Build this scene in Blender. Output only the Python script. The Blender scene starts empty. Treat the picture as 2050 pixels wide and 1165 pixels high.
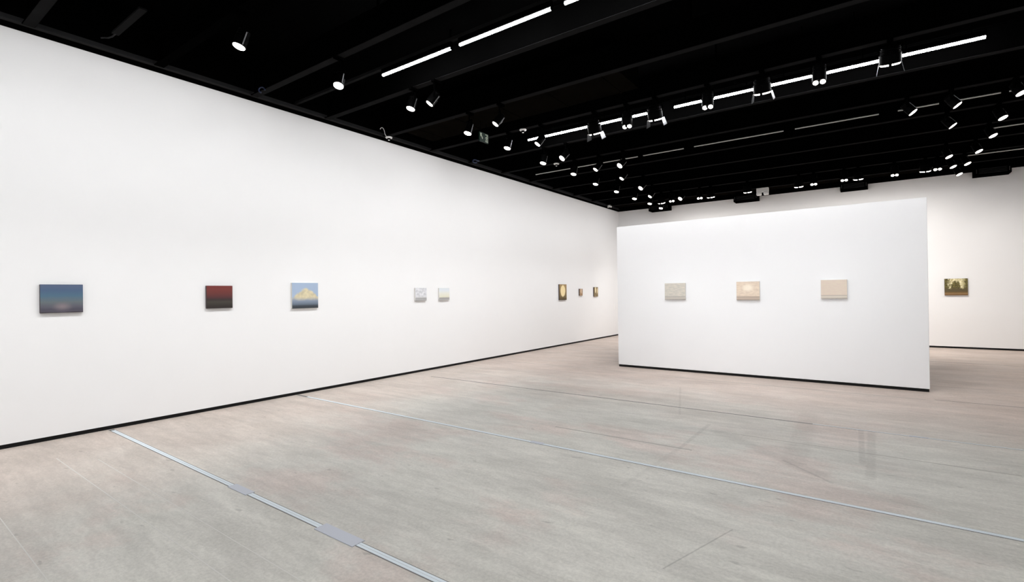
import bpy, bmesh, math, random
from mathutils import Vector, Matrix
random.seed(4)
scene = bpy.context.scene
C = scene.collection

# ------------------------------------------------------------------ camera
CAM = Vector((7.587, 0.0, 1.6))
FWD = Vector((-0.58158, 0.81348, 0.00426)).normalized()
RGT = Vector((0.81338, 0.58158, -0.01323)).normalized()
UPV = RGT.cross(FWD).normalized()
cd = bpy.data.cameras.new('camera'); cam = bpy.data.objects.new('camera', cd); C.objects.link(cam)
cd.sensor_width = 36.0; cd.sensor_fit = 'HORIZONTAL'; cd.lens = 36.0 * 1006.04 / 2050.0
cd.clip_start = 0.05; cd.clip_end = 100
m = Matrix((RGT, UPV, -FWD)).transposed().to_4x4(); m.translation = CAM
cam.matrix_world = m
scene.camera = cam

# ------------------------------------------------------------------ world, exposure
w = bpy.data.worlds.new('world'); scene.world = w; w.use_nodes = True
w.node_tree.nodes['Background'].inputs[0].default_value = (0, 0, 0, 1)
w.node_tree.nodes['Background'].inputs[1].default_value = 0.0
vs = scene.view_settings
vs.view_transform = 'Standard'; vs.look = 'None'; vs.gamma = 1.0; vs.use_curve_mapping = False
vs.exposure = 0.0

# lamp strengths, tuned together
TUBE_GLOW = 118.0
LENS_GLOW = 9.0
POWER = {'L': 42.0, 'M': 13.0, 'R': 42.0, 'T': 4.0, 'B': 74.0}
BEAM = {'L': 99.0, 'T': 70.0, 'B': 66.0}          # tight inner beam of the same lamp
AIM_Z = {'L': 2.3, 'M': .3, 'R': 1.0, 'T': .2, 'B': 1.0}
CONE = {'L': 150, 'M': 110, 'R': 110, 'T': 130, 'B': 136}
WARM = {'L': (.975, .985, 1.0), 'M': (.985, .99, 1), 'R': (1, .965, .92), 'T': (.965, .985, 1.0), 'B': (1, .96, .92)}

ROOM_W, BACK, FRONT, WALL_H, SLAB = 11.42, 17.46, -6.0, 4.558, 5.25
BEAM_Z = 4.62
BEAMS = [1.42 + 1.25 * k for k in range(-5, 13)]
BB = 0.047

# ------------------------------------------------------------------ helpers
def lin(r, g, b):
    f = lambda c: (c / 255 / 12.92) if c / 255 <= .04045 else ((c / 255 + .055) / 1.055) ** 2.4
    return (f(r), f(g), f(b), 1)
def mat(name, col, rough=.5, metal=0.0, spec=.5, emit=None, es=0.0, vary=.0):
    mt = bpy.data.materials.new(name); mt.use_nodes = True
    nt = mt.node_tree; b = nt.nodes['Principled BSDF']
    b.inputs['Base Color'].default_value = col
    b.inputs['Roughness'].default_value = rough
    b.inputs['Metallic'].default_value = metal
    b.inputs['Specular IOR Level'].default_value = spec
    if emit:
        b.inputs['Emission Color'].default_value = emit; b.inputs['Emission Strength'].default_value = es
    if vary:
        tc = nt.nodes.new('ShaderNodeTexCoord'); n = nt.nodes.new('ShaderNodeTexNoise')
        n.inputs['Scale'].default_value = 3.0; n.inputs['Detail'].default_value = 6
        nt.links.new(tc.outputs['Object'], n.inputs['Vector'])
        r = nt.nodes.new('ShaderNodeMapRange')
        r.inputs['To Min'].default_value = 1 - vary; r.inputs['To Max'].default_value = 1 + vary
        nt.links.new(n.outputs['Fac'], r.inputs['Value'])
        mx = nt.nodes.new('ShaderNodeVectorMath'); mx.operation = 'SCALE'
        mx.inputs[0].default_value = col[:3]
        nt.links.new(r.outputs['Result'], mx.inputs['Scale']); nt.links.new(mx.outputs[0], b.inputs['Base Color'])
    return mt
def link(name, me, m=None, parent=None):
    o = bpy.data.objects.new(name, me); C.objects.link(o)
    if m is not None and me is not None and not me.materials: me.materials.append(m)
    if parent: o.parent = parent
    return o
def obj(name, bm, m, parent=None, smooth=False):
    me = bpy.data.meshes.new(name); bmesh.ops.recalc_face_normals(bm, faces=bm.faces)
    bm.to_mesh(me); bm.free()
    if smooth:
        for p in me.polygons: p.use_smooth = True
        me.set_sharp_from_angle(angle=math.radians(40))
    return link(name, me, m, parent)
def bx(bm, x0, x1, y0, y1, z0, z1):
    v = [bm.verts.new((x, y, z)) for x in (x0, x1) for y in (y0, y1) for z in (z0, z1)]
    for f in ((0, 1, 3, 2), (4, 6, 7, 5), (0, 4, 5, 1), (2, 3, 7, 6), (0, 2, 6, 4), (1, 5, 7, 3)):
        bm.faces.new([v[i] for i in f])
def box(name, m, parent, *a, bev=0):
    bm = bmesh.new(); bx(bm, *a)
    if bev: bmesh.ops.bevel(bm, geom=bm.edges[:], offset=bev, segments=1, affect='EDGES')
    return obj(name, bm, m, parent)
def lathe(bm, prof, seg=20, cap=True):
    rings = []
    for r, z in prof:
        rings.append([bm.verts.new((r * math.cos(2 * math.pi * i / seg), r * math.sin(2 * math.pi * i / seg), z)) for i in range(seg)])
    for a, b in zip(rings, rings[1:]):
        for i in range(seg): bm.faces.new((a[i], a[(i + 1) % seg], b[(i + 1) % seg], b[i]))
    if cap:
        if prof[0][0] > 1e-5: bm.faces.new(rings[0])
        if prof[-1][0] > 1e-5: bm.faces.new(rings[-1])
def tube(bm, pts, r, seg=8):
    pts = [Vector(p) for p in pts]; prev = None; ref = None
    for i, p in enumerate(pts):
        d = (pts[min(i + 1, len(pts) - 1)] - pts[max(i - 1, 0)]).normalized()
        if ref is None: ref = d.orthogonal().normalized()
        u = (ref - d * ref.dot(d)).normalized(); ref = u; v = d.cross(u)
        ring = [bm.verts.new(p + r * (u * math.cos(2 * math.pi * k / seg) + v * math.sin(2 * math.pi * k / seg))) for k in range(seg)]
        if prev:
            for k in range(seg): bm.faces.new((prev[k], prev[(k + 1) % seg], ring[(k + 1) % seg], ring[k]))
        else: bm.faces.new(ring)
        prev = ring
    bm.faces.new(prev)
def mesh_of(bm, name, m, smooth=False):
    me = bpy.data.meshes.new(name); bmesh.ops.recalc_face_normals(bm, faces=bm.faces); bm.to_mesh(me); bm.free()
    me.materials.append(m)
    if smooth:
        for p in me.polygons: p.use_smooth = True
        me.set_sharp_from_angle(angle=math.radians(40))
    return me
def empty(name, loc):
    o = bpy.data.objects.new(name, None); C.objects.link(o); o.location = loc; o.empty_display_size = .1
    return o
def tag(o, label, cat, group=None, kind=None):
    o['label'] = label; o['category'] = cat
    if group: o['group'] = group
    if kind: o['kind'] = kind
    return o
def struct(o, label=None, cat=None):
    o['kind'] = 'structure'
    if label: o['label'] = label
    if cat: o['category'] = cat
    return o
ORD = ['first', 'second', 'third', 'fourth', 'fifth', 'sixth', 'seventh', 'eighth', 'ninth', 'tenth', 'eleventh', 'twelfth', 'thirteenth', 'fourteenth', 'fifteenth', 'sixteenth']

# ------------------------------------------------------------------ materials
M = {}
M['wall'] = mat('white_wall_paint', (.86, .86, .862, 1), .75, spec=.2, vary=.008)
M['part'] = mat('white_partition_paint', (.86, .865, .875, 1), .7, spec=.2, vary=.006)
M['black_base'] = mat('black_baseboard', (.004, .004, .004, 1), .6, spec=.2)
M['slab'] = mat('black_ceiling_paint', (.0012, .0012, .0012, 1), .95, spec=0.0, vary=.3)
M['fascia'] = mat('black_fascia_paint', (.0012, .0012, .0012, 1), .9, spec=0.0)
M['beam'] = mat('black_beam_paint', (.0010, .0010, .0010, 1), .9, spec=.0, vary=.3)
M['flange'] = mat('dark_grey_metal', (.012, .012, .0124, 1), .8, spec=.0, vary=.3)
M['rail'] = mat('dark_steel_rail', (.03, .03, .031, 1), .8, spec=.0, vary=.25)
M['duct'] = mat('brownish_duct_metal', (.0034, .0029, .0022, 1), .8, spec=.0, vary=.5)
M['black'] = mat('black_metal', (.0005, .0005, .0005, 1), .5, spec=.012)
M['blackmat'] = mat('black_matt_metal', (.0005, .0005, .0005, 1), .8, spec=.0)
M['gloss'] = mat('glint_aluminium', (.13, .13, .135, 1), .5, metal=1.0)
M['door'] = mat('grey_barn_door_metal', (.05, .052, .056, 1), .35, metal=.9)
M['lens'] = mat('lit_lens', (.9, .88, .85, 1), .3, emit=(1, .93, .86, 1), es=LENS_GLOW)
M['tube_on'] = mat('lit_fluorescent_tube', (.9, .9, .9, 1), .3, emit=(.985, .985, 1, 1), es=TUBE_GLOW)
M['tube_off'] = mat('unlit_fluorescent_tube', (.55, .55, .54, 1), .25, spec=.5)
M['white'] = mat('white_plastic', (.88, .88, .87, 1), .4)
M['metal'] = mat('floor_trunking_metal', lin(216, 225, 230), .45, spec=.4, vary=.05)
M['plate'] = mat('floor_cover_plate', lin(190, 194, 203), .5, spec=.3)
M['groove'] = mat('dark_floor_groove', lin(112, 112, 110), .8)
M['joint_d'] = mat('dark_floor_joint', lin(132, 128, 122), .8)
M['joint_s'] = mat('soft_floor_joint', lin(164, 160, 153), .8)
M['joint_l'] = mat('pale_floor_line', lin(208, 206, 200), .7)
M['green'] = mat('green_sign_face', (.0015, .012, .007, 1), .5, spec=.1)
M['signwhite'] = mat('pale_sign_print', (.30, .34, .27, 1), .5, spec=.1)
M['blue'] = mat('blue_cable', (.003, .012, .05, 1), .5)
M['red'] = mat('red_lamp', (.2, .005, .005, 1), .4)
M['edge'] = mat('white_canvas_edge', (.72, .71, .68, 1), .8)
M['edge_d'] = mat('dark_painted_canvas_edge', lin(70, 62, 62), .7)

def floor_material():
    mt = bpy.data.materials.new('polished_concrete'); mt.use_nodes = True
    nt = mt.node_tree; N = nt.nodes; L = nt.links; b = N['Principled BSDF']
    tc = N.new('ShaderNodeTexCoord')
    rot = N.new('ShaderNodeMapping'); rot.inputs['Rotation'].default_value = (0, 0, .02); L.new(tc.outputs['Object'], rot.inputs['Vector'])
    P = rot.outputs[0]
    def noise(scale, detail, sx=1, sy=1, rough=.55, off=0):
        mp = N.new('ShaderNodeMapping'); mp.inputs['Scale'].default_value = (sx, sy, 1); mp.inputs['Location'].default_value = (off, off * .7, 0)
        L.new(P, mp.inputs['Vector'])
        n = N.new('ShaderNodeTexNoise'); n.inputs['Scale'].default_value = scale; n.inputs['Detail'].default_value = detail; n.inputs['Roughness'].default_value = rough
        L.new(mp.outputs[0], n.inputs['Vector']); return n.outputs['Fac']
    def rng(v, a, b_, c, d):
        r = N.new('ShaderNodeMapRange'); r.inputs['From Min'].default_value = a; r.inputs['From Max'].default_value = b_
        r.inputs['To Min'].default_value = c; r.inputs['To Max'].default_value = d; r.interpolation_type = 'SMOOTHSTEP'
        L.new(v, r.inputs['Value']); return r.outputs['Result']
    def mul(a, c):
        q = N.new('ShaderNodeMath'); q.operation = 'MULTIPLY'
        for i, v in enumerate((a, c)):
            if isinstance(v, float): q.inputs[i].default_value = v
            else: L.new(v, q.inputs[i])
        return q.outputs[0]
    def mix(f, a, c):
        q = N.new('ShaderNodeMix'); q.data_type = 'RGBA'
        L.new(f, q.inputs['Factor'])
        for s, v in (('A', a), ('B', c)):
            k = [i for i in q.inputs if i.name == s and i.type == 'RGBA'][0]
            if isinstance(v, tuple): k.default_value = v
            else: L.new(v, k)
        return [o for o in q.outputs if o.type == 'RGBA'][0]
    grey, pink, warm = lin(*FLOOR_GREY), lin(*FLOOR_PINK), lin(*FLOOR_WARM)
    col = mix(mul(rng(noise(.55, 6, 1, 1.5, .62, 3.1), .50, .64, 0, 1), .65), grey, pink)
    # older, warmer concrete bays towards the far end, along the left wall and at the right
    sx = N.new('ShaderNodeSeparateXYZ'); L.new(P, sx.inputs[0])
    def wobbled(axis, amt, off):
        q = N.new('ShaderNodeMath'); q.operation = 'MULTIPLY_ADD'; L.new(noise(.6, 6, off=off), q.inputs[0]); q.inputs[1].default_value = amt; L.new(sx.outputs[axis], q.inputs[2]); return q.outputs[0]
    def mx2(a_, c_):
        q = N.new('ShaderNodeMath'); q.operation = 'MAXIMUM'; L.new(a_, q.inputs[0]); L.new(c_, q.inputs[1]); return q.outputs[0]
    far = rng(wobbled('Y', 4.0, 9), 7.8, 11.4, 0, 1)
    near_wall = rng(wobbled('X', 3.4, 17), 2.6, 5.2, .75, 0)
    col = mix(mx2(far, near_wall), col, warm)
    v = rng(noise(.8, 8, .7, 1.8, .68), .34, .66, .89, 1.07)               # broad trowel clouds
    v = mul(v, rng(noise(2.6, 9, .45, 2.4, .74, 5), .34, .66, .91, 1.07))   # long streaks
    v = mul(v, rng(noise(9, 8, .7, 1.7, .78, 6), .34, .66, .94, 1.05))
    v = mul(v, rng(noise(45, 5, 1, 1, .75, 2), .35, .65, .92, 1.07))        # sand grain
    v = mul(v, rng(noise(7.5, 2, .7, 1.6, .5, 13), .685, .75, 1.0, .78))     # dark chips
    v = mul(v, rng(noise(11, 2, 1, 1, .5, 31), .75, .79, 1.0, 1.16))        # pale chips
    for ax, ay, bx_, by, wd, st in SCUFFS:
        A = Vector((ax, ay, 0)); B = Vector((bx_, by, 0)); AB = B - A
        s = N.new('ShaderNodeVectorMath'); s.operation = 'SUBTRACT'; L.new(tc.outputs['Object'], s.inputs[0]); s.inputs[1].default_value = A
        d = N.new('ShaderNodeVectorMath'); d.operation = 'DOT_PRODUCT'; L.new(s.outputs[0], d.inputs[0]); d.inputs[1].default_value = AB / AB.length_squared
        c = N.new('ShaderNodeClamp'); L.new(d.outputs['Value'], c.inputs[0])
        e = N.new('ShaderNodeVectorMath'); e.operation = 'SCALE'; e.inputs[0].default_value = AB; L.new(c.outputs[0], e.inputs['Scale'])
        f = N.new('ShaderNodeVectorMath'); f.operation = 'DISTANCE'; L.new(s.outputs[0], f.inputs[0]); L.new(e.outputs[0], f.inputs[1])
        v = mul(v, rng(f.outputs['Value'], wd * .45, wd, st, 1.0))
    sc = N.new('ShaderNodeVectorMath'); sc.operation = 'SCALE'; L.new(col, sc.inputs[0]); L.new(v, sc.inputs['Scale'])
    L.new(sc.outputs[0], b.inputs['Base Color'])
    L.new(rng(noise(1.6, 5, off=4), .3, .7, .38, .52), b.inputs['Roughness'])
    b.inputs['Specular IOR Level'].default_value = .22
    return mt
FLOOR_GREY, FLOOR_PINK, FLOOR_WARM = (203, 201, 193), (204, 189, 181), (189, 174, 164)
# wear marks: x0, y0, x1, y1, half width, brightness
SCUFFS = [(6.17, 5.97, 7.2, 5.06, .11, .90), (6.92, 7.41, 6.98, 5.3, .14, .92), (7.57, 6.9, 7.56, 5.2, .05, .88), (7.47, 6.9, 7.5, 5.6, .035, .86),
          (5.98, 5.15, 5.99, 6.24, .03, .88), (4.98, 8.42, 5.55, 6.54, .02, .9), (5.2, 5.9, 6.17, 5.97, .06, .93), (6.59, 2.86, 6.81, 3.58, .007, .74),
          (5.9, 3.9, 5.98, 5.15, .035, .93), (7.2, 5.06, 8.1, 4.6, .10, .94), (6.9, 5.3, 7.3, 4.9, .02, .85), (4.4, 6.2, 5.6, 6.35, .05, .93), (3.4, 6.0, 4.6, 5.75, .06, .95), (1.2, 1.95, 2.6, 1.55, .05, .94)]
M['floor'] = floor_material()

# ------------------------------------------------------------------ the room
fl = struct(box('floor', M['floor'], None, -.3, ROOM_W + .3, FRONT - .3, BACK + .3, -.2, 0), 'pale grey polished concrete floor with pinkish patches', 'floor')
SK = -.018
def floor_strip(name, m, x0, x1, y0, wd, z, parent=None, z0=0.0):
    bm = bmesh.new(); v = []
    for zz in (z0, z):
        for (x, s) in ((x0, -1), (x1, -1), (x1, 1), (x0, 1)): v.append(bm.verts.new((x, y0 + SK * x + s * wd / 2, zz)))
    for f in ((3, 2, 1, 0), (4, 5, 6, 7), (0, 1, 5, 4), (1, 2, 6, 5), (2, 3, 7, 6), (3, 0, 4, 7)): bm.faces.new([v[i] for i in f])
    return obj(name, bm, m, parent)
for x0, x1, y0, wd, mm, lb in [(.9, 5.6, 1.455, .007, 'joint_l', 'thin pale line across the near floor'), (1.3, 5.9, 1.69, .006, 'joint_l', 'thin pale line beside the metal channel'),
                               (2.0, 4.6, .85, .006, 'joint_l', None), (4.5, 6.1, 5.255, .018, 'joint_s', None), (8.2, 11, 14.3, .03, 'joint_d', None), (8.3, 11, 9.48, .03, 'joint_d', None),
                               (4.6, 8.2, 9.42, .02, 'joint_s', None), (.6, 3.4, 9.55, .02, 'joint_s', None), (6.3, 8.6, 6.1, .012, 'joint_s', None)]:
    o = floor_strip('floor_joint', M[mm], x0, x1, y0, wd, .0006, fl)

walls = {}
def wall(side, a, fasc, base, label):
    o = struct(box('wall_' + side, M['wall'], None, *a), label, 'wall')
    f = box('fascia', M['fascia'], o, *fasc); f['label'] = 'black painted band above the white wall'
    b = struct(box('baseboard_' + side, M['black_base'], None, *base), 'black recessed baseboard under the %s wall' % side, 'baseboard')
    walls[side] = o
wall('left', (-.2, 0, FRONT, BACK, BB, WALL_H), (-.2, 0, FRONT, BACK, WALL_H, SLAB), (-.2, -.008, FRONT, BACK, 0, BB), 'long white gallery wall on the left')
wall('back', (-.2, ROOM_W + .2, BACK, BACK + .2, BB, WALL_H), (-.2, ROOM_W + .2, BACK, BACK + .2, WALL_H, SLAB), (-.2, ROOM_W + .2, BACK + .008, BACK + .2, 0, BB), 'white back wall behind the freestanding partition')
wall('right', (ROOM_W, ROOM_W + .2, FRONT, BACK, BB, WALL_H), (ROOM_W, ROOM_W + .2, FRONT, BACK, WALL_H, SLAB), (ROOM_W + .008, ROOM_W + .2, FRONT, BACK, 0, BB), 'white wall on the right, out of view')
wall('front', (-.2, ROOM_W + .2, FRONT - .2, FRONT, BB, WALL_H), (-.2, ROOM_W + .2, FRONT - .2, FRONT, WALL_H, SLAB), (-.2, ROOM_W + .2, FRONT - .2, FRONT - .008, 0, BB), 'white wall behind the camera')
def angle_rail(name, parent, side):
    bm = bmesh.new()
    if side == 'left':
        bx(bm, 0, .012, FRONT, BACK, 4.625, 4.70); bx(bm, .012, .06, FRONT, BACK, 4.625, 4.637)
    else:
        bx(bm, 0, ROOM_W, BACK - .012, BACK, 4.625, 4.70); bx(bm, 0, ROOM_W, BACK - .06, BACK - .012, 4.625, 4.637)
    o = obj(name, bm, M['rail'], parent); o['label'] = 'dark grey steel angle along the wall top'; return o
angle_rail('steel_rail', walls['left'], 'left')
box('soffit_panel', M['duct'], walls['back'], .08, 9.3, 16.62, 17.36, 4.70, 4.74)['label'] = 'dark brown soffit strip before the back wall'

ce = struct(box('ceiling', M['slab'], None, -.2, ROOM_W + .2, FRONT - .2, BACK + .2, SLAB, SLAB + .2), 'black painted ceiling crossed by dark steel beams', 'ceiling')
def beam_mesh():
    bm = bmesh.new(); hw = .055
    prof = [(-hw, 0), (hw, 0), (hw, .012), (.006, .012), (.006, .338), (hw, .338), (hw, .35), (-hw, .35), (-hw, .338), (-.006, .338), (-.006, .012), (-hw, .012)]
    rings = [[bm.verts.new((x, y, z)) for y, z in prof] for x in (.06, ROOM_W - .02)]
    n = len(prof)
    for i in range(n): bm.faces.new((rings[0][i], rings[0][(i + 1) % n], rings[1][(i + 1) % n], rings[1][i]))
    bm.faces.new(rings[0]); bm.faces.new(rings[1])
    return mesh_of(bm, 'beam', M['beam'])
bme = beam_mesh()
fb = bmesh.new(); bx(fb, .06, ROOM_W - .02, -.05, .05, -.004, -.0005); fme = mesh_of(fb, 'underside_strip', M['flange'])  # grey strip makes the beam undersides paler than the black webs
for y in BEAMS:
    o = link('beam', bme, None, ce); o.location = (0, y, BEAM_Z)
    if abs(y - 2.67) > .1: link('underside_strip', fme, None, o)      # left off the second beam in view to keep it dark
# hangers that carry the beams from the slab
hb = bmesh.new(); bx(hb, -.012, .012, -.012, .012, .35, SLAB - BEAM_Z); hme = mesh_of(hb, 'beam_hanger', M['blackmat'])
for y in BEAMS:
    for x in (2.9, 5.8, 8.7):
        o = link('beam_hanger', hme, None, ce); o.location = (x, y, BEAM_Z)

# ------------------------------------------------------------------ freestanding partition
A = Vector((3.156, 10.095, 0)); B = Vector((8.297, 9.962, 0)); Wd = (B - A).length; ang = math.atan2(B.y - A.y, B.x - A.x); PH = 2.988
pw = empty('partition_wall', A); pw.rotation_euler.z = ang
tag(pw, 'white freestanding partition wall hung with three pale paintings', 'partition')
box('wall_panel', M['part'], pw, 0, Wd, 0, .30, BB, PH, bev=.003)
box('black_plinth', M['black_base'], pw, .008, Wd - .008, .008, .292, 0, BB)

# ------------------------------------------------------------------ paintings
def art_nodes(name, build):
    mt = bpy.data.materials.new(name); mt.use_nodes = True
    nt = mt.node_tree; N = nt.nodes; L = nt.links; b = N['Principled BSDF']; b.inputs['Roughness'].default_value = .6; b.inputs['Specular IOR Level'].default_value = .2
    tc = N.new('ShaderNodeTexCoord'); sep = N.new('ShaderNodeSeparateXYZ'); L.new(tc.outputs['Generated'], sep.inputs[0])
    class K: pass
    k = K(); k.u = sep.outputs['X']; k.v = sep.outputs['Z']
    def math_(op, a, c=0.0, d=0.0):
        q = N.new('ShaderNodeMath'); q.operation = op
        for i, v in enumerate((a, c, d)):
            if isinstance(v, (int, float)): q.inputs[i].default_value = v
            else: L.new(v, q.inputs[i])
        return q.outputs[0]
    def noise(scale, sx=1, sz=1, detail=5, seed=0.0):
        mp = N.new('ShaderNodeMapping'); mp.inputs['Scale'].default_value = (sx, 1, sz); mp.inputs['Location'].default_value = (seed, seed, seed)
        L.new(tc.outputs['Generated'], mp.inputs['Vector'])
        n = N.new('ShaderNodeTexNoise'); n.inputs['Scale'].default_value = scale; n.inputs['Detail'].default_value = detail
        L.new(mp.outputs[0], n.inputs['Vector']); return n.outputs['Fac']
    def ramp(v, stops):
        r = N.new('ShaderNodeValToRGB'); e = r.color_ramp.elements
        while len(e) < len(stops): e.new(.5)
        for i, (p, c) in enumerate(stops): e[i].position = p; e[i].color = lin(*c)
        L.new(v, r.inputs[0]); return r.outputs[0]
    def mix(f, a, c):
        q = N.new('ShaderNodeMix'); q.data_type = 'RGBA'
        if isinstance(f, float): q.inputs['Factor'].default_value = f
        else: L.new(f, q.inputs['Factor'])
        for s, v in (('A', a), ('B', c)):
            s_ = [i for i in q.inputs if i.name == s and i.type == 'RGBA'][0]
            if isinstance(v, tuple): s_.default_value = lin(*v)
            else: L.new(v, s_)
        return [o for o in q.outputs if o.type == 'RGBA'][0]
    def smooth(v, a, c, lo=0.0, hi=1.0):
        r = N.new('ShaderNodeMapRange'); r.interpolation_type = 'SMOOTHSTEP'
        for nme, x in (('From Min', a), ('From Max', c), ('To Min', lo), ('To Max', hi)): r.inputs[nme].default_value = x
        L.new(v, r.inputs['Value']); return r.outputs['Result']
    def blob(cu, cv, ru, rv, wob=0.0, ns=6, seed=0):
        a = math_('POWER', math_('ABSOLUTE', math_('DIVIDE', math_('SUBTRACT', k.u, cu), ru)), 2.0)
        c = math_('POWER', math_('ABSOLUTE', math_('DIVIDE', math_('SUBTRACT', k.v, cv), rv)), 2.0)
        d = math_('SQRT', math_('ADD', a, c))
        if wob: d = math_('ADD', d, math_('MULTIPLY', math_('SUBTRACT', noise(ns, seed=seed), .5), wob))
        return d
    k.math, k.noise, k.ramp, k.mix, k.smooth, k.blob = math_, noise, ramp, mix, smooth, blob
    L.new(build(k), b.inputs['Base Color'])
    return mt
def wv(k, amt=.08, sc=4, sx=1, sz=1, seed=0.0):
    return k.math('ADD', k.v, k.math('MULTIPLY', k.math('SUBTRACT', k.noise(sc, sx, sz, seed=seed), .5), amt))
def art_dusk(k):
    base = k.ramp(wv(k, .10, 3, 1, 2), [(0, (58, 52, 58)), (.05, (88, 84, 94)), (.12, (80, 78, 90)), (.2, (92, 92, 102)), (.38, (104, 112, 116)), (.6, (82, 110, 130)), (.8, (80, 100, 128)), (1, (90, 102, 128))])
    return k.mix(k.smooth(k.blob(.5, .22, .30, .20), 1, 0, 0, .8), base, (140, 128, 132))
def art_red(k):
    return k.ramp(wv(k, .05, 3, 1, 5, 2.0), [(0, (52, 45, 45)), (.12, (56, 51, 48)), (.28, (70, 66, 60)), (.38, (60, 52, 51)), (.48, (84, 52, 54)), (.65, (106, 58, 55)), (.85, (118, 60, 56)), (1, (116, 56, 53))])
def art_cloud(k):
    h = k.math('SUBTRACT', .79, k.math('MULTIPLY', k.math('POWER', k.math('ABSOLUTE', k.math('SUBTRACT', k.u, .53)), 1.35), .95))
    h = k.math('ADD', h, k.math('MULTIPLY', k.math('SUBTRACT', k.noise(7, 1, 1, 6, 1.0), .5), .34))
    c = k.mix(k.smooth(k.math('SUBTRACT', k.v, h), -.07, .06, 1, 0), (166, 184, 208), k.ramp(k.noise(6, 1, 1, 5, 4.0), [(.35, (196, 186, 158)), (.65, (226, 214, 178))]))
    low = k.ramp(k.v, [(0, (58, 62, 66)), (.10, (66, 72, 80)), (.16, (104, 116, 130)), (.30, (136, 148, 166)), (.42, (156, 164, 178)), (1, (160, 168, 180))])
    return k.mix(k.smooth(wv(k, .16, 4, seed=7.0), .28, .46, 1, 0), c, low)
def art_grey(k):
    n = k.noise(5, 1, 1, 6, 2.0)
    sky = k.ramp(n, [(.3, (186, 188, 192)), (.7, (236, 236, 240))])
    low = k.ramp(k.v, [(0, (190, 190, 190)), (.05, (150, 150, 150)), (.09, (196, 196, 196)), (.14, (142, 142, 142)), (.18, (176, 176, 176)), (.3, (206, 206, 208)), (1, (206, 206, 208))])
    return k.mix(k.smooth(wv(k, .06, 6), .2, .45, 1, 0), sky, low)
def art_pale(k):
    return k.ramp(wv(k, .05, 3, 1, 2, 4.0), [(0, (170, 170, 168)), (.08, (174, 172, 172)), (.14, (150, 148, 148)), (.2, (176, 174, 166)), (.28, (222, 220, 200)), (.55, (226, 226, 216)), (.8, (220, 226, 230)), (1, (216, 222, 226))])
def art_oval(k):
    base = k.ramp(k.math('ADD', k.math('MULTIPLY', k.v, .7), k.math('MULTIPLY', k.noise(9, 1, 1, 4), .3)), [(.15, (78, 66, 44)), (.35, (124, 106, 72)), (.8, (160, 134, 94)), (1, (150, 122, 84))])
    return k.mix(k.smooth(k.blob(.48, .58, .36, .40, .18), .8, 1.02, 1, 0), base, (242, 222, 172))
def art_brown(k):
    base = k.ramp(k.noise(4, 3, 1, 4, 1.0), [(.3, (128, 98, 70)), (.7, (190, 160, 128))])
    return k.mix(k.smooth(k.blob(.5, .75, .16, .5), .7, 1, 1, 0), base, (232, 214, 190))
def art_two(k):
    base = k.ramp(k.noise(4, 2, 1, 4, 5.0), [(.3, (112, 96, 66)), (.7, (152, 132, 98))])
    c = k.mix(k.smooth(k.blob(.36, .7, .16, .38), .7, 1, 1, 0), base, (240, 226, 188))
    return k.mix(k.smooth(k.blob(.8, .62, .12, .34), .7, 1, 1, 0), c, (226, 208, 164))
def art_mist(k, t, m_, l, seed, glow=0.0):
    n = k.smooth(k.noise(5, 1, 3, 6, seed), .35, .65)
    c = k.mix(n, t, m_)
    if glow: c = k.mix(k.smooth(k.blob(.5, .66, .34, .28, .3), .2, 1.0, glow, 0), c, (250, 240, 222))
    low = k.ramp(k.v, [(0, tuple(int(x * .9) for x in l)), (.05, l), (.11, (min(255, l[0] + 20), min(255, l[1] + 19), min(255, l[2] + 18))), (.16, tuple(int(x * .93) for x in l)), (.22, t), (1, t)])
    return k.mix(k.smooth(k.v, .17, .26, 1, 0), c, low)
def art_wood(k):
    n = k.noise(11, 1, 1, 6, 3.0)
    sky = k.ramp(n, [(.35, (178, 166, 112)), (.65, (244, 236, 200))])
    fol = k.ramp(k.noise(16, 1, 1, 6, 8.0), [(.3, (66, 60, 36)), (.5, (98, 90, 54)), (.75, (140, 132, 78))])
    side = k.smooth(k.math('ABSOLUTE', k.math('SUBTRACT', k.math('ADD', k.u, k.math('MULTIPLY', k.math('SUBTRACT', n, .5), .5)), .52)), .22, .40)
    c = k.mix(side, sky, fol)
    c = k.mix(k.smooth(k.blob(.48, .52, .24, .36, .9, 9, 4), .75, 1.0, 1, 0), c, fol)
    c = k.mix(k.smooth(wv(k, .28, 7, seed=6.0), .36, .5, 1, 0), c, (92, 82, 58))
    g = k.ramp(k.math('ADD', k.v, k.math('MULTIPLY', k.noise(5, 1, 4, 4), .06)), [(0, (104, 82, 56)), (.08, (126, 98, 68)), (.14, (146, 118, 82)), (.19, (120, 96, 64)), (.26, (96, 78, 52)), (1, (96, 78, 52))])
    return k.mix(k.smooth(k.v, .19, .26, 1, 0), c, g)
def painting(label, art, w_, h_, loc, rz, edge='edge', depth=.034):
    r = empty('painting', loc); r.rotation_euler.z = rz
    tag(r, label, 'painting', 'small unframed canvases hung on the walls')
    # local x to the right as one faces it, local -y towards the viewer, origin at the lower centre on the wall
    bm = bmesh.new(); bx(bm, -w_ / 2, w_ / 2, -depth, 0, 0, h_)
    bmesh.ops.bevel(bm, geom=[e for e in bm.edges], offset=.003, segments=1, affect='EDGES')
    obj('stretched_edge', bm, M[edge], r)
    bm = bmesh.new(); bx(bm, -w_ / 2 + .001, w_ / 2 - .001, -depth - .0025, -depth + .001, .001, h_ - .001)
    obj('painted_face', bm, art, r)
    return r
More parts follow.
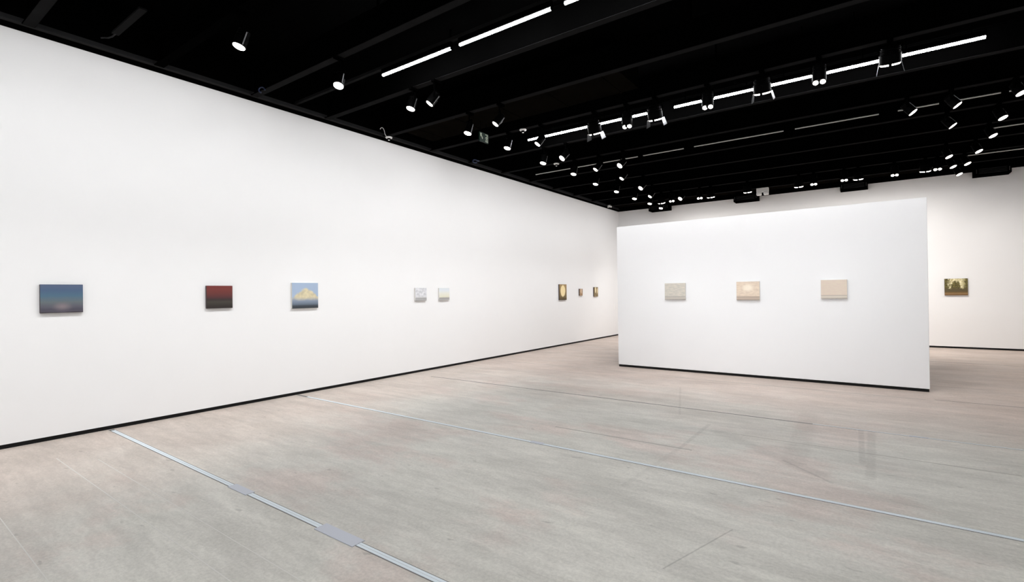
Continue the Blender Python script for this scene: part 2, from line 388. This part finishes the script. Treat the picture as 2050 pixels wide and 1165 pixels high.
LW = [('dark blue dusk seascape with faint pink glow, nearest the camera on left wall', art_dusk, 1.500, 1.876, 1.444, 1.768, 'edge_d'),
      ('dark red and brown horizon painting on the left wall', art_red, 3.228, 3.579, 1.440, 1.761, 'edge_d'),
      ('painting of a yellow cloud on light blue sky over dark sea', art_cloud, 4.501, 4.967, 1.397, 1.814, 'edge'),
      ('small pale grey cloudy seascape, left one of the two pale canvases on left wall', art_grey, 7.180, 7.495, 1.470, 1.733, 'edge'),
      ('small pale canvas with cream horizon and grey lower band, right of the grey one', art_pale, 7.874, 8.192, 1.466, 1.731, 'edge'),
      ('brown upright painting with a large cream oval, near the far left corner', art_oval, 12.99, 13.422, 1.374, 1.845, 'edge_d'),
      ('smallest brown canvas between the cream oval painting and the corner one', art_brown, 14.266, 14.466, 1.490, 1.710, 'edge_d'),
      ('narrow brown painting with two pale upright shapes, nearest the corner', art_two, 15.288, 15.585, 1.446, 1.765, 'edge_d')]
for i, (lb, fn, y0, y1, z0, z1, ed) in enumerate(LW):
    painting(lb, art_nodes('artwork_%s' % fn.__name__[4:], fn), y1 - y0, z1 - z0, (0, (y0 + y1) / 2, z0), math.pi / 2, ed)
PW = [('pale grey beige misty painting, leftmost on the white partition', lambda k: art_mist(k, (196, 193, 184), (213, 206, 194), (184, 178, 170), 1.0), 4.20, 4.614, 1.427, 1.756, 'mist_grey'),
      ('pale peach painting with a soft central glow, middle one on the partition', lambda k: art_mist(k, (216, 198, 180), (230, 213, 193), (184, 168, 154), 2.0, .75), 5.554, 5.946, 1.416, 1.756, 'mist_peach'),
      ('pale beige pink painting with grey lower band, rightmost on the partition', lambda k: art_mist(k, (218, 202, 189), (220, 207, 190), (200, 192, 180), 3.0), 6.893, 7.264, 1.436, 1.753, 'mist_beige')]
for lb, fn, x0, x1, z0, z1, nm in PW:
    xc = (x0 + x1) / 2; yc = A.y + (B.y - A.y) * (xc - A.x) / (B.x - A.x)
    painting(lb, art_nodes('artwork_' + nm, fn), x1 - x0, z1 - z0, (xc, yc, z0), ang)
painting('green and brown wooded landscape with pale sky on the back wall', art_nodes('artwork_wood', art_wood), .46, .438, (9.39, BACK, 1.389), 0, 'edge_d')
tag(box('wall_label', M['white'], None, 0, .006, 16.88, 17.0, .963, 1.168), 'small pale caption label on left wall beside the far corner', 'label')

# ------------------------------------------------------------------ floor trunking
def trunking(label, y0, x0, x1, wd, rails, plates):
    r = empty('floor_trunking', (0, 0, 0)); tag(r, label, 'floor channel', 'metal channels let into the floor')
    floor_strip('channel', M['groove'], x0, x1, y0, wd, .0012, r)
    for a, b_ in rails:
        for s in (-1, 1): floor_strip('rail', M['metal'], a, b_, y0 + s * wd * .20, wd * .36, .0025, r)
    for a, b_, pw_ in plates: floor_strip('cover_plate', M['plate'], a, b_, y0, pw_, .005, r)
trunking('wide metal floor channel with two grey cover plates, nearest the camera', 2.135, .02, ROOM_W, .055, [(.1, 3.17), (3.45, 4.47), (4.87, ROOM_W)], [(3.16, 3.47, .075), (4.46, 4.885, .098)])
trunking('pale metal floor channel crossing the middle of the floor', 4.59, .02, ROOM_W, .05, [(.3, 4.6), (4.72, ROOM_W)], [(4.59, 4.74, .06)])
trunking('faint farthest floor channel passing before the partition', 7.045, .6, ROOM_W, .022, [(7.0, 7.9), (8.05, ROOM_W)], [(7.9, 8.06, .03)])

# ------------------------------------------------------------------ fluorescent rows
def tube_mesh(r, m, name):
    bm = bmesh.new(); bmesh.ops.create_cone(bm, segments=12, radius1=r, radius2=r, depth=1.0, cap_ends=True, matrix=Matrix.Rotation(math.pi / 2, 4, 'Y'))
    return mesh_of(bm, name, m, True)
tm_on = tube_mesh(.017, M['tube_on'], 'tube_lit'); tm_off = tube_mesh(.012, M['tube_off'], 'tube_unlit')
cap_on = tube_mesh(.018, M['blackmat'], 'cap'); cap_off = tube_mesh(.014, M['blackmat'], 'cap')
bb = bmesh.new(); bx(bb, -.5, .5, -.02, .02, 0, .06); batten_me = mesh_of(bb, 'batten', M['blackmat'])
rb = bmesh.new(); bx(rb, -.006, .006, -.006, .006, 0, 1); rod_me = mesh_of(rb, 'rod', M['blackmat'])
def tube_light(x0, x1, y, z, on, label, group, rods=True):
    ln = x1 - x0
    r = empty('tube_light', ((x0 + x1) / 2, y, z)); tag(r, label, 'tube light', group)
    o = link('tube', tm_on if on else tm_off, None, r); o.scale.x = ln - .03
    for s in (-1, 1):
        c = link('end_cap', cap_on if on else cap_off, None, r); c.location.x = s * (ln / 2 - .008); c.scale.x = .015
    b = link('batten', batten_me, None, r); b.location.z = .019 if on else .014; b.scale.x = ln
    for s in ((-1, 1) if rods else ()):
        h = link('hanging_rod', rod_me, None, r); h.location = (s * ln * .35, 0, .08); h.scale.z = SLAB - z - .08
TZ = 4.63
row1 = [(2.13, 3.42), (3.54, 4.86), (5.00, 6.33), (6.45, 7.78), (7.9, 9.23)]
tag(box('lighting_channel', M['flange'], None, 0, ROOM_W, 4.595, 4.645, 4.712, 4.75), 'dark channel carrying the nearest row of lit tubes', 'channel')
for i, (a, b_) in enumerate(row1): tube_light(a, b_, 4.62, TZ, True, 'lit white tube light, %s from the left in the nearest ceiling row' % ORD[i], 'lit tubes in the nearest row', rods=False)
row2 = [(2.08, 3.43), (3.55, 4.79), (4.97, 6.28), (6.38, 7.74), (7.86, 8.77)]
for i, (a, b_) in enumerate(row2): tube_light(a, b_, 8.31, TZ, True, 'lit white tube light, %s from the left in the row behind the floodlights' % ORD[i], 'lit tubes in the second row')
row3 = [(.62, 1.66), (1.8, 2.42), (2.5, 3.38), (3.47, 4.40), (4.58, 6.28), (6.44, 7.75), (7.98, 8.55), (8.74, 9.29), (9.35, 10.6)]
for i, (a, b_) in enumerate(row3): tube_light(a, b_, 10.84, TZ, False, 'thin unlit grey tube, %s from the left in the third ceiling row' % ORD[i], 'unlit tubes in the third row')
tube_light(9.48, 10.9, 13.16, TZ, False, 'thin unlit grey tube at right edge, higher of the two far ones', 'unlit far tubes at the right')
tube_light(9.42, 10.9, 15.53, TZ, False, 'thin unlit grey tube at right edge, lower and nearest the back wall', 'unlit far tubes at the right')
for j, (y, nm) in enumerate(((.87, 'row above camera'), (-2.88, 'row behind camera'))):  # unseen tubes, added to brighten the near floor and left wall
    for i, (a, b_) in enumerate(row1): tube_light(a, b_, y, TZ, True, 'added lit tube light out of view, %s from the left in %s' % (ORD[i], nm), 'added lit tubes out of view')

# ------------------------------------------------------------------ spotlights
def spot_meshes(r, ln, fins):
    bm = bmesh.new()
    prof = [(r * .80, .012), (r, 0), (r, ln * .55), (r * .93, ln * .58)]
    for k in range(fins):
        z = ln * (.60 + .3 * k / fins); prof += [(r * .93, z), (r * .93, z + .008), (r * .78, z + .009), (r * .78, z + .016)]
    prof += [(r * .9, ln * .93), (r * .55, ln)]
    lathe(bm, [(r * .80, .012)] + prof[1:], 20, True)
    return mesh_of(bm, 'spot_housing', M['black'], True)
def lens_mesh(r, bulge, name):
    bm = bmesh.new()
    prof = [(r * math.cos(t), -bulge * math.sin(t) + .0) for t in [i * math.pi / 2 / 5 for i in range(6)]]
    prof[-1] = (.0005, prof[-1][1]); prof = [(r, .016)] + prof
    lathe(bm, prof, 20, True); return mesh_of(bm, name, M['lens'], True)
def ring_mesh(r, h):
    bm = bmesh.new(); lathe(bm, [(r, .01), (r, -h * .5), (r * .9, -h), (r * .3, -h * 1.15), (.001, -h * 1.15)], 24, True); return mesh_of(bm, 'lens_f', M['lens'], True)
def twin_mesh():
    bm = bmesh.new()
    for s in (-1, 1):
        bmesh.ops.create_uvsphere(bm, u_segments=14, v_segments=8, radius=1.0, matrix=Matrix.Translation((s * .040, 0, -.012)) @ Matrix.Diagonal((.033, .045, .026, 1)))
    return mesh_of(bm, 'lens_d', M['lens'], True)
H = {'S': spot_meshes(.066, .20, 4), 'D': spot_meshes(.082, .22, 4), 'F': spot_meshes(.112, .20, 3)}
LN = {'N': lens_mesh(.052, .004, 'lens_n'), 'W': lens_mesh(.062, .005, 'lens_w'), 'S': lens_mesh(.061, .016, 'lens_s'), 'D': twin_mesh(), 'F': ring_mesh(.104, .02)}
RAD = {'S': .066, 'D': .082, 'F': .112}
bm = bmesh.new(); bx(bm, -.03, .03, -.07, .07, -.035, 0); ADAPT = mesh_of(bm, 'track_adapter', M['blackmat'])
bm = bmesh.new(); bx(bm, -.004, .004, -.070, .070, -.030, .012); BAR_D = mesh_of(bm, 'lens_bar', M['blackmat'])
bm = bmesh.new(); bx(bm, -.014, .014, -.118, -.098, -.026, .02); CLIP_F = mesh_of(bm, 'lens_clip', M['blackmat'])
def yoke_mesh(r, name):
    bm = bmesh.new(); w_ = .012; t = .004
    for s in (-1, 1): bx(bm, s * (r + .004) - t, s * (r + .004) + t, -w_, w_, -.015, .10)
    bx(bm, -(r + .008), r + .008, -w_, w_, .10, .108)
    return mesh_of(bm, name, M['blackmat'])
YK = {k: yoke_mesh(RAD[k], 'yoke_' + k) for k in RAD}
bm = bmesh.new(); bx(bm, -.003, .003, -.006, .006, .0, .15); GLINT = mesh_of(bm, 'glint_strip', M['gloss'])  # bright strip standing in for light caught along the housing side
def barn_mesh(wid, ln):
    bm = bmesh.new(); t = .0025
    v = []
    for x in (-t, t):
        v += [bm.verts.new((x, -wid * .42, 0)), bm.verts.new((x, wid * .42, 0)), bm.verts.new((x, wid * .55, -ln)), bm.verts.new((x, -wid * .55, -ln))]
    for f in ((0, 1, 2, 3), (7, 6, 5, 4), (0, 4, 5, 1), (1, 5, 6, 2), (2, 6, 7, 3), (3, 7, 4, 0)): bm.faces.new([v[i] for i in f])
    return mesh_of(bm, 'barn_door', M['door'])
BARN = barn_mesh(.16, .115)
def aim_matrix(n, ref=Vector((0, 1, 0))):
    """local -z looks along n; local -y is the side turned towards the viewer's end of the hall"""
    z = -Vector(n).normalized(); y = (ref - z * ref.dot(z)).normalized(); x = y.cross(z)
    return Matrix((x, y, z)).transposed().to_4x4()
def spotlight(kind, shape, mouth, n, beam_y, label, group, cat, doors=False, target=None, lens=None, name='track_spotlight'):
    n = Vector(n).normalized(); mouth = Vector(mouth); pv = mouth - n * .12
    root = empty(name, (pv.x, pv.y, BEAM_Z)); tag(root, label, cat, group)
    loc = lambda p: Vector(p) - Vector((pv.x, pv.y, BEAM_Z))
    a = link('track_adapter', ADAPT, None, root); a.location = (0, max(-.04, min(.04, beam_y - pv.y)), 0)
    R = aim_matrix(n)
    mt = R.copy(); mt.translation = loc(mouth)
    h = link('lamp_housing', H[shape], None, root); h.matrix_local = mt
    l = link('lens', LN[lens or shape], None, root); l.matrix_local = mt
    az = math.atan2(n.y, n.x) - math.pi / 2 if (abs(n.x) + abs(n.y)) > .15 else 0.0
    y = link('yoke', YK[shape], None, root); y.location = loc(pv); y.rotation_euler.z = az
    top = loc(pv).z + .108
    sb = bmesh.new(); tube(sb, [(0, 0, top - .004), (0, 0, -.03)], .011, 8); obj('stem', sb, M['blackmat'], root)
    if shape == 'S':
        f = link('glint_strip', GLINT, None, h); f.location = (RAD['S'] + .003, 0, .01)
    if shape == 'D': link('lens_bar', BAR_D, None, l)
    if shape == 'F': link('lens_clip', CLIP_F, None, l)
    if doors:
        for k, (s, fl_) in enumerate(((1, 14), (-1, 10))):
            d = link('barn_door', BARN, None, root)
            q = R.copy() @ Matrix.Translation((s * .112, 0, 0)) @ Matrix.Rotation(math.radians(-s * fl_), 4, 'Y')
            q.translation = q.translation + loc(mouth); d.matrix_local = q
    if target is not None:
        p = mouth + n * .05; t0 = Vector(target)
        jobs = [(POWER[kind], CONE[kind], t0)]
        if kind in BEAM: jobs.append((BEAM[kind], 70, Vector((t0.x, t0.y, -1.5))))
        for en, cone, tg in jobs:
            ld = bpy.data.lights.new('lamp_light', 'SPOT'); ld.energy = en; ld.color = WARM[kind]; ld.spot_size = math.radians(cone); ld.spot_blend = 1.0; ld.shadow_soft_size = .06
            lo = bpy.data.objects.new('lamp_light', ld); C.objects.link(lo); lo.parent = root
            q = aim_matrix(tg - p, Vector((0, 0, 1)) if abs((tg - p).normalized().z) < .95 else Vector((0, 1, 0))); q.translation = loc(p); lo.matrix_local = q
nL, nM, nM2, nR, nR2 = (-.09, -.28, -.95), (-.42, -.42, -.8), (-.35, -.6, -.71), (.6, -.05, -.8), (.38, -.22, -.9)
LS = [((2.19, 2.65, 4.240), nL, 2.67), ((2.16, 3.89, 4.240), (.15, -.32, -.94), 3.92), ((2.16, 5.11, 4.305), nL, 5.17), ((2.17, 6.37, 4.260), nL, 6.42), ((2.08, 7.61, 4.310), nL, 7.67),
      ((2.08, 8.87, 4.285), nL, 8.92), ((2.12, 10.11, 4.280), nL, 10.17), ((2.05, 11.37, 4.275), nL, 11.42), ((2.06, 12.61, 4.280), nL, 12.67), ((2.06, 13.87, 4.275), nL, 13.92), ((2.06, 15.10, 4.300), nL, 15.17), ((1.97, 16.37, 4.335), nL, 16.42)]
for i, (p, n, b_) in enumerate(LS):
    spotlight('L', 'S', p, n, b_, 'black spotlight aimed down, %s from the camera in the row beside left wall' % ORD[i], 'spotlights along the left wall', 'spotlight', target=(0, p[1], AIM_Z['L']))
for i, y in enumerate((1.42, .17, -1.08, -2.33)):  # more spotlights outside the frame, added to lift the near left wall
    spotlight('L', 'S', (2.12, y - .06, 4.28), nL, y, 'added black spotlight beside left wall, out of view, %s back from the frame' % ORD[i], 'spotlights along the left wall', 'spotlight', target=(0, y, AIM_Z['L']))
MS = [((2.57, 5.08, 4.275), nM, 5.17), ((2.77, 6.34, 4.280), nM, 6.42), ((2.76, 7.59, 4.255), nM, 7.67), ((2.57, 8.80, 4.290), nM2, 8.92), ((2.68, 10.08, 4.290), nM, 10.17), ((3.26, 10.05, 4.280), nM2, 10.17),
      ((2.75, 11.34, 4.305), nM, 11.42), ((2.75, 12.56, 4.275), nM2, 12.67), ((2.53, 13.83, 4.270), nM, 13.92)]
for i, (p, n, b_) in enumerate(MS):
    spotlight('M', 'S', p, n, b_, 'black spotlight tilted left, %s from the camera in the second row from left wall' % ORD[i], 'spotlights in the second row', 'spotlight', lens='W' if n == nM2 else 'N', target=(0, p[1] - 1.0, AIM_Z['M']))
RS = [((8.16, 10.12, 4.360), nR, 10.17), ((8.95, 13.89, 4.330), nR2, 13.92), ((8.76, 11.39, 4.360), nR, 11.42), ((9.14, 15.13, 4.335), nR2, 15.17), ((8.69, 10.15, 4.360), nR, 10.17), ((9.38, 16.38, 4.360), nR2, 16.42),
      ((9.38, 15.10, 4.360), nR2, 15.17), ((9.41, 13.87, 4.360), nR2, 13.92), ((9.44, 12.61, 4.360), nR2, 12.67), ((9.38, 11.38, 4.360), nR2, 11.42), ((9.37, 10.09, 4.360), nR2, 10.17)]
for i, (p, n, b_) in enumerate(RS):
    spotlight('R', 'S', p, n, b_, 'black spotlight tilted right, %s from the left in the right-hand ceiling cluster' % ORD[i], 'spotlights at the right', 'spotlight', lens='W', target=(ROOM_W, p[1], AIM_Z['R']))
nF, nD = (-.02, .42, -.90), (-.02, .04, -1)
TS = [('F', (3.86, 7.67, 4.265)), ('D', (4.42, 7.68, 4.270)), ('F', (4.89, 7.68, 4.285)), ('D', (5.67, 7.68, 4.300)), ('F', (6.40, 7.67, 4.325)), ('D', (7.07, 7.68, 4.310)), ('F', (7.81, 7.67, 4.335))]
for i, (s, p) in enumerate(TS):
    lb = ('black floodlight with barn doors, %s from the left among lamps before the second tube row' if s == 'F' else 'black twin-glow lamp, %s from the left among lamps before the second tube row') % ORD[i]
    spotlight('T', s, p, nF if s == 'F' else nD, 7.67, lb, 'lamps lighting the partition', 'floodlight' if s == 'F' else 'spotlight', doors=(s == 'F'), target=(p[0], 10.0, AIM_Z['T']), name='track_floodlight' if s == 'F' else 'track_spotlight')
BS = [('F', 2.41, 4.300), ('D', 2.72, 4.325), ('S', 2.97, 4.355), ('D', 3.54, 4.315), ('F', 3.85, 4.305), ('F', 4.83, 4.325), ('F', 6.07, 4.310), ('D', 6.41, 4.330), ('D', 7.07, 4.340), ('F', 7.36, 4.325), ('D', 8.08, 4.320), ('F', 8.65, 4.325), ('D', 8.87, 4.340)]
for i, (s, x, z) in enumerate(BS):
    lb = ('black round floodlight near the back wall, %s from the left in that row' if s == 'F' else 'small black bright lamp near the back wall, %s from the left in that row') % ORD[i]
    spotlight('B', s, (x, 15.17, z), {'F': (0, .30, -.95), 'D': (0, 0, -1), 'S': nM2}[s], 15.17, lb, 'lamps before the back wall', 'floodlight' if s == 'F' else 'spotlight', target=(x, BACK, AIM_Z['B']), name='track_floodlight' if s == 'F' else 'track_spotlight')

# ------------------------------------------------------------------ other ceiling fittings
def detector(label, x, y, z, conduit=None):
    r = empty('smoke_detector', (x, y, z)); tag(r, label, 'detector', 'white ceiling detectors')
    bm = bmesh.new(); lathe(bm, [(.03, 0), (.062, -.004), (.066, -.018), (.048, -.032)], 20); obj('detector_base', bm, M['white'], r, True)
    bm = bmesh.new(); lathe(bm, [(.034, -.030), (.034, -.042), (.020, -.058), (.004, -.060)], 16); obj('sensor_head', bm, M['black'], r, True)
    bm = bmesh.new(); lathe(bm, [(.018, -.055), (.018, -.066), (.004, -.072)], 12); obj('sensor_tip', bm, M['white'], r, True)
    if conduit:
        bm = bmesh.new(); tube(bm, conduit, .007, 8); obj('cable_conduit', bm, M['white'], r, True)
detector('white round detector under a beam above the exit sign, beside a lit tube', 2.40, 7.67, BEAM_Z)
detector('white round detector under a beam, above the thin third row of tubes', 1.64, 10.17, BEAM_Z)
detector('white detector on a curved white cable at the left wall top', .17, 6.42, BEAM_Z - .02, [(0, 0, -.01), (-.02, -.04, .0), (-.03, -.07, .04), (-.03, -.08, .09), (-.04, -.095, .14), (-.05, -.12, .157), (-.06, -.14, .145), (-.07, -.15, .12)])
r = empty('dome_camera', (.12, 16.43, 4.66)); tag(r, 'small white round camera at the far left corner', 'camera')
bm = bmesh.new(); lathe(bm, [(.03, 0), (.075, -.01), (.08, -.06), (.07, -.09)], 16); obj('camera_body', bm, M['white'], r, True)
bm = bmesh.new(); lathe(bm, [(.05, -.088), (.045, -.12), (.02, -.14), (.002, -.143)], 16); obj('camera_dome', bm, M['black'], r, True)
box('camera_bracket', M['white'], r, -.12, .0, -.015, .015, -.03, -.005)

# exit sign, in a plane parallel to the left wall
r = empty('exit_sign', (1.86, 7.18, 4.36)); r.scale.y = .68; tag(r, 'green hanging exit sign with white arrow and running figure', 'exit sign')
box('sign_panel', M['green'], r, -.012, .012, -.19, .19, 0, .17, bev=.003)
def poly(name, pts, th=.003, x=.0125):
    bm = bmesh.new(); f = [bm.verts.new((x, p[0], p[1])) for p in pts]; g = [bm.verts.new((x + th, p[0], p[1])) for p in pts]; n = len(pts)
    bm.faces.new(f); bm.faces.new(g)
    for i in range(n): bm.faces.new((f[i], f[(i + 1) % n], g[(i + 1) % n], g[i]))
    return bm
obj('arrow', poly('a', [(-.17, .15), (-.09, .15), (-.113, .125), (-.055, .067), (-.075, .047), (-.133, .105), (-.155, .08)]), M['signwhite'], r)
obj('doorway', poly('d', [(.05, .015), (.16, .015), (.16, .155), (.05, .155), (.05, .14), (.145, .14), (.145, .03), (.05, .03)]), M['signwhite'], r)
bm = poly('m', [(.10, .095), (.07, .09), (.055, .07), (.045, .075), (.062, .103), (.10, .112), (.118, .108), (.135, .085), (.127, .08), (.115, .092), (.11, .07), (.125, .05), (.118, .022), (.106, .024), (.110, .047), (.095, .06), (.085, .045), (.062, .036), (.057, .047), (.075, .056)])
obj('running_figure', bm, M['signwhite'], r)
bm = bmesh.new(); lathe(bm, [(.011, 0), (.011, .003)], 12); o = obj('figure_head', bm, M['signwhite'], r); o.rotation_euler.y = math.pi / 2; o.location = (.0125, .122, .126)
for s in (-.12, .12): box('hanging_rod', M['blackmat'], r, -.004, .004, s - .004, s + .004, .17, 4.735 - 4.36)

# emergency luminaire near the back wall
r = empty('emergency_light', (5.01, 16.42, 4.40)); tag(r, 'white two-headed emergency light box before the back wall', 'emergency light')
box('lamp_box', M['white'], r, -.16, .16, -.06, .06, .09, .21, bev=.006)
for s in (-1, 1): box('lamp_head', M['white'], r, s * .095 - .065, s * .095 + .065, -.07, .05, .0, .088, bev=.012)
box('mounting_bracket', M['blackmat'], r, -.03, .03, -.03, .03, .2, BEAM_Z - 4.40)

# black ventilation boxes along the back wall
VB = [(1.28, 1.98), (4.06, 4.76), (6.90, 7.55), (9.74, 10.42)]
for i, (a, b_) in enumerate(VB):
    r = empty('air_vent', ((a + b_) / 2, BACK, 4.40)); tag(r, 'black slotted air vent box atop the back wall, %s from the left' % ORD[i], 'air vent', 'air vents on the back wall')
    hw = (b_ - a) / 2
    box('vent_box', M['blackmat'], r, -hw, hw, -.36, 0, 0, .2, bev=.006)
    box('side_handle', M['rail'], r, hw - .05, hw - .03, -.375, -.361, .05, .15); box('side_handle', M['rail'], r, -hw + .03, -hw + .05, -.375, -.361, .05, .15)
    sm = bmesh.new(); bx(sm, -hw + .08, hw - .08, -.372, -.361, 0, .01); sme = mesh_of(sm, 'vent_slat', M['rail'])
    for k in range(4): o = link('vent_slat', sme, None, r); o.location.z = .04 + k * .035

# duct and its slot grille between the beams
r = empty('air_duct', (.3, 7.05, 4.74)); tag(r, 'dark brownish rectangular air duct running between the beams over exit sign', 'duct')
bm = bmesh.new(); bx(bm, 0, 4.4, -.42, .42, 0, .32); obj('duct_run', bm, M['duct'], r)
for k in range(5): box('duct_flange', M['duct'], r, .30 + k * .95, .33 + k * .95, -.43, .43, -.008, .33)
r = empty('slot_grille', (7.15, 8.02, 4.77)); tag(r, 'dim dark grille of narrow upright slats above the second tube row', 'grille')
box('grille_back', M['blackmat'], r, -.33, .33, .012, .03, -.01, .12)
sm = bmesh.new(); bx(sm, -.004, .004, -.012, .012, 0, .085); sme = mesh_of(sm, 'grille_slat', M['duct'])
for k in range(23): o = link('grille_slat', sme, None, r); o.location = (-.308 + k * .028, 0, .01)
for s in (-.3, .3): box('grille_hanger', M['blackmat'], r, s - .006, s + .006, .014, .026, .12, SLAB - 4.77)

# loose cables on the beams
def cable(label, m, pts, rr=.008):
    bm = bmesh.new(); tube(bm, pts, rr, 8); tag(obj('cable_loop', bm, M[m], None, True), label, 'cable')
cable('faint blue cable loop by the left wall near the third beam', 'blue', [(.42 + .03 * math.cos(t), 3.84 + .03 * math.cos(t), 4.60 + .04 * math.sin(t)) for t in [i * .45 for i in range(11)]], .010)
cable('faint blue cable loop under the beams near the left wall, farther along', 'blue', [(.38, 8.86, 4.612)] + [(.38 + .025 * math.cos(t), 8.72 + .05 * math.cos(t), 4.575 + .035 * math.sin(t)) for t in [.6 + i * .45 for i in range(12)]], .014)
r = empty('cable_tray', (1.0, 2.05, 4.62)); tag(r, 'short dark cable tray with drooping cable near the upper left corner', 'cable tray')
box('tray', M['flange'], r, -.42, .42, -.035, .035, 0, .02)
for s_ in (-.3, .3): box('hanging_rod', M['blackmat'], r, s_ - .005, s_ + .005, -.005, .005, .02, SLAB - 4.62)
bm = bmesh.new(); tube(bm, [(-.40, 0, .005), (-.47, -.01, -.01), (-.53, -.03, -.015), (-.58, -.05, -.005), (-.63, -.07, .0)], .009, 8); obj('drooping_cable', bm, M['rail'], r, True)
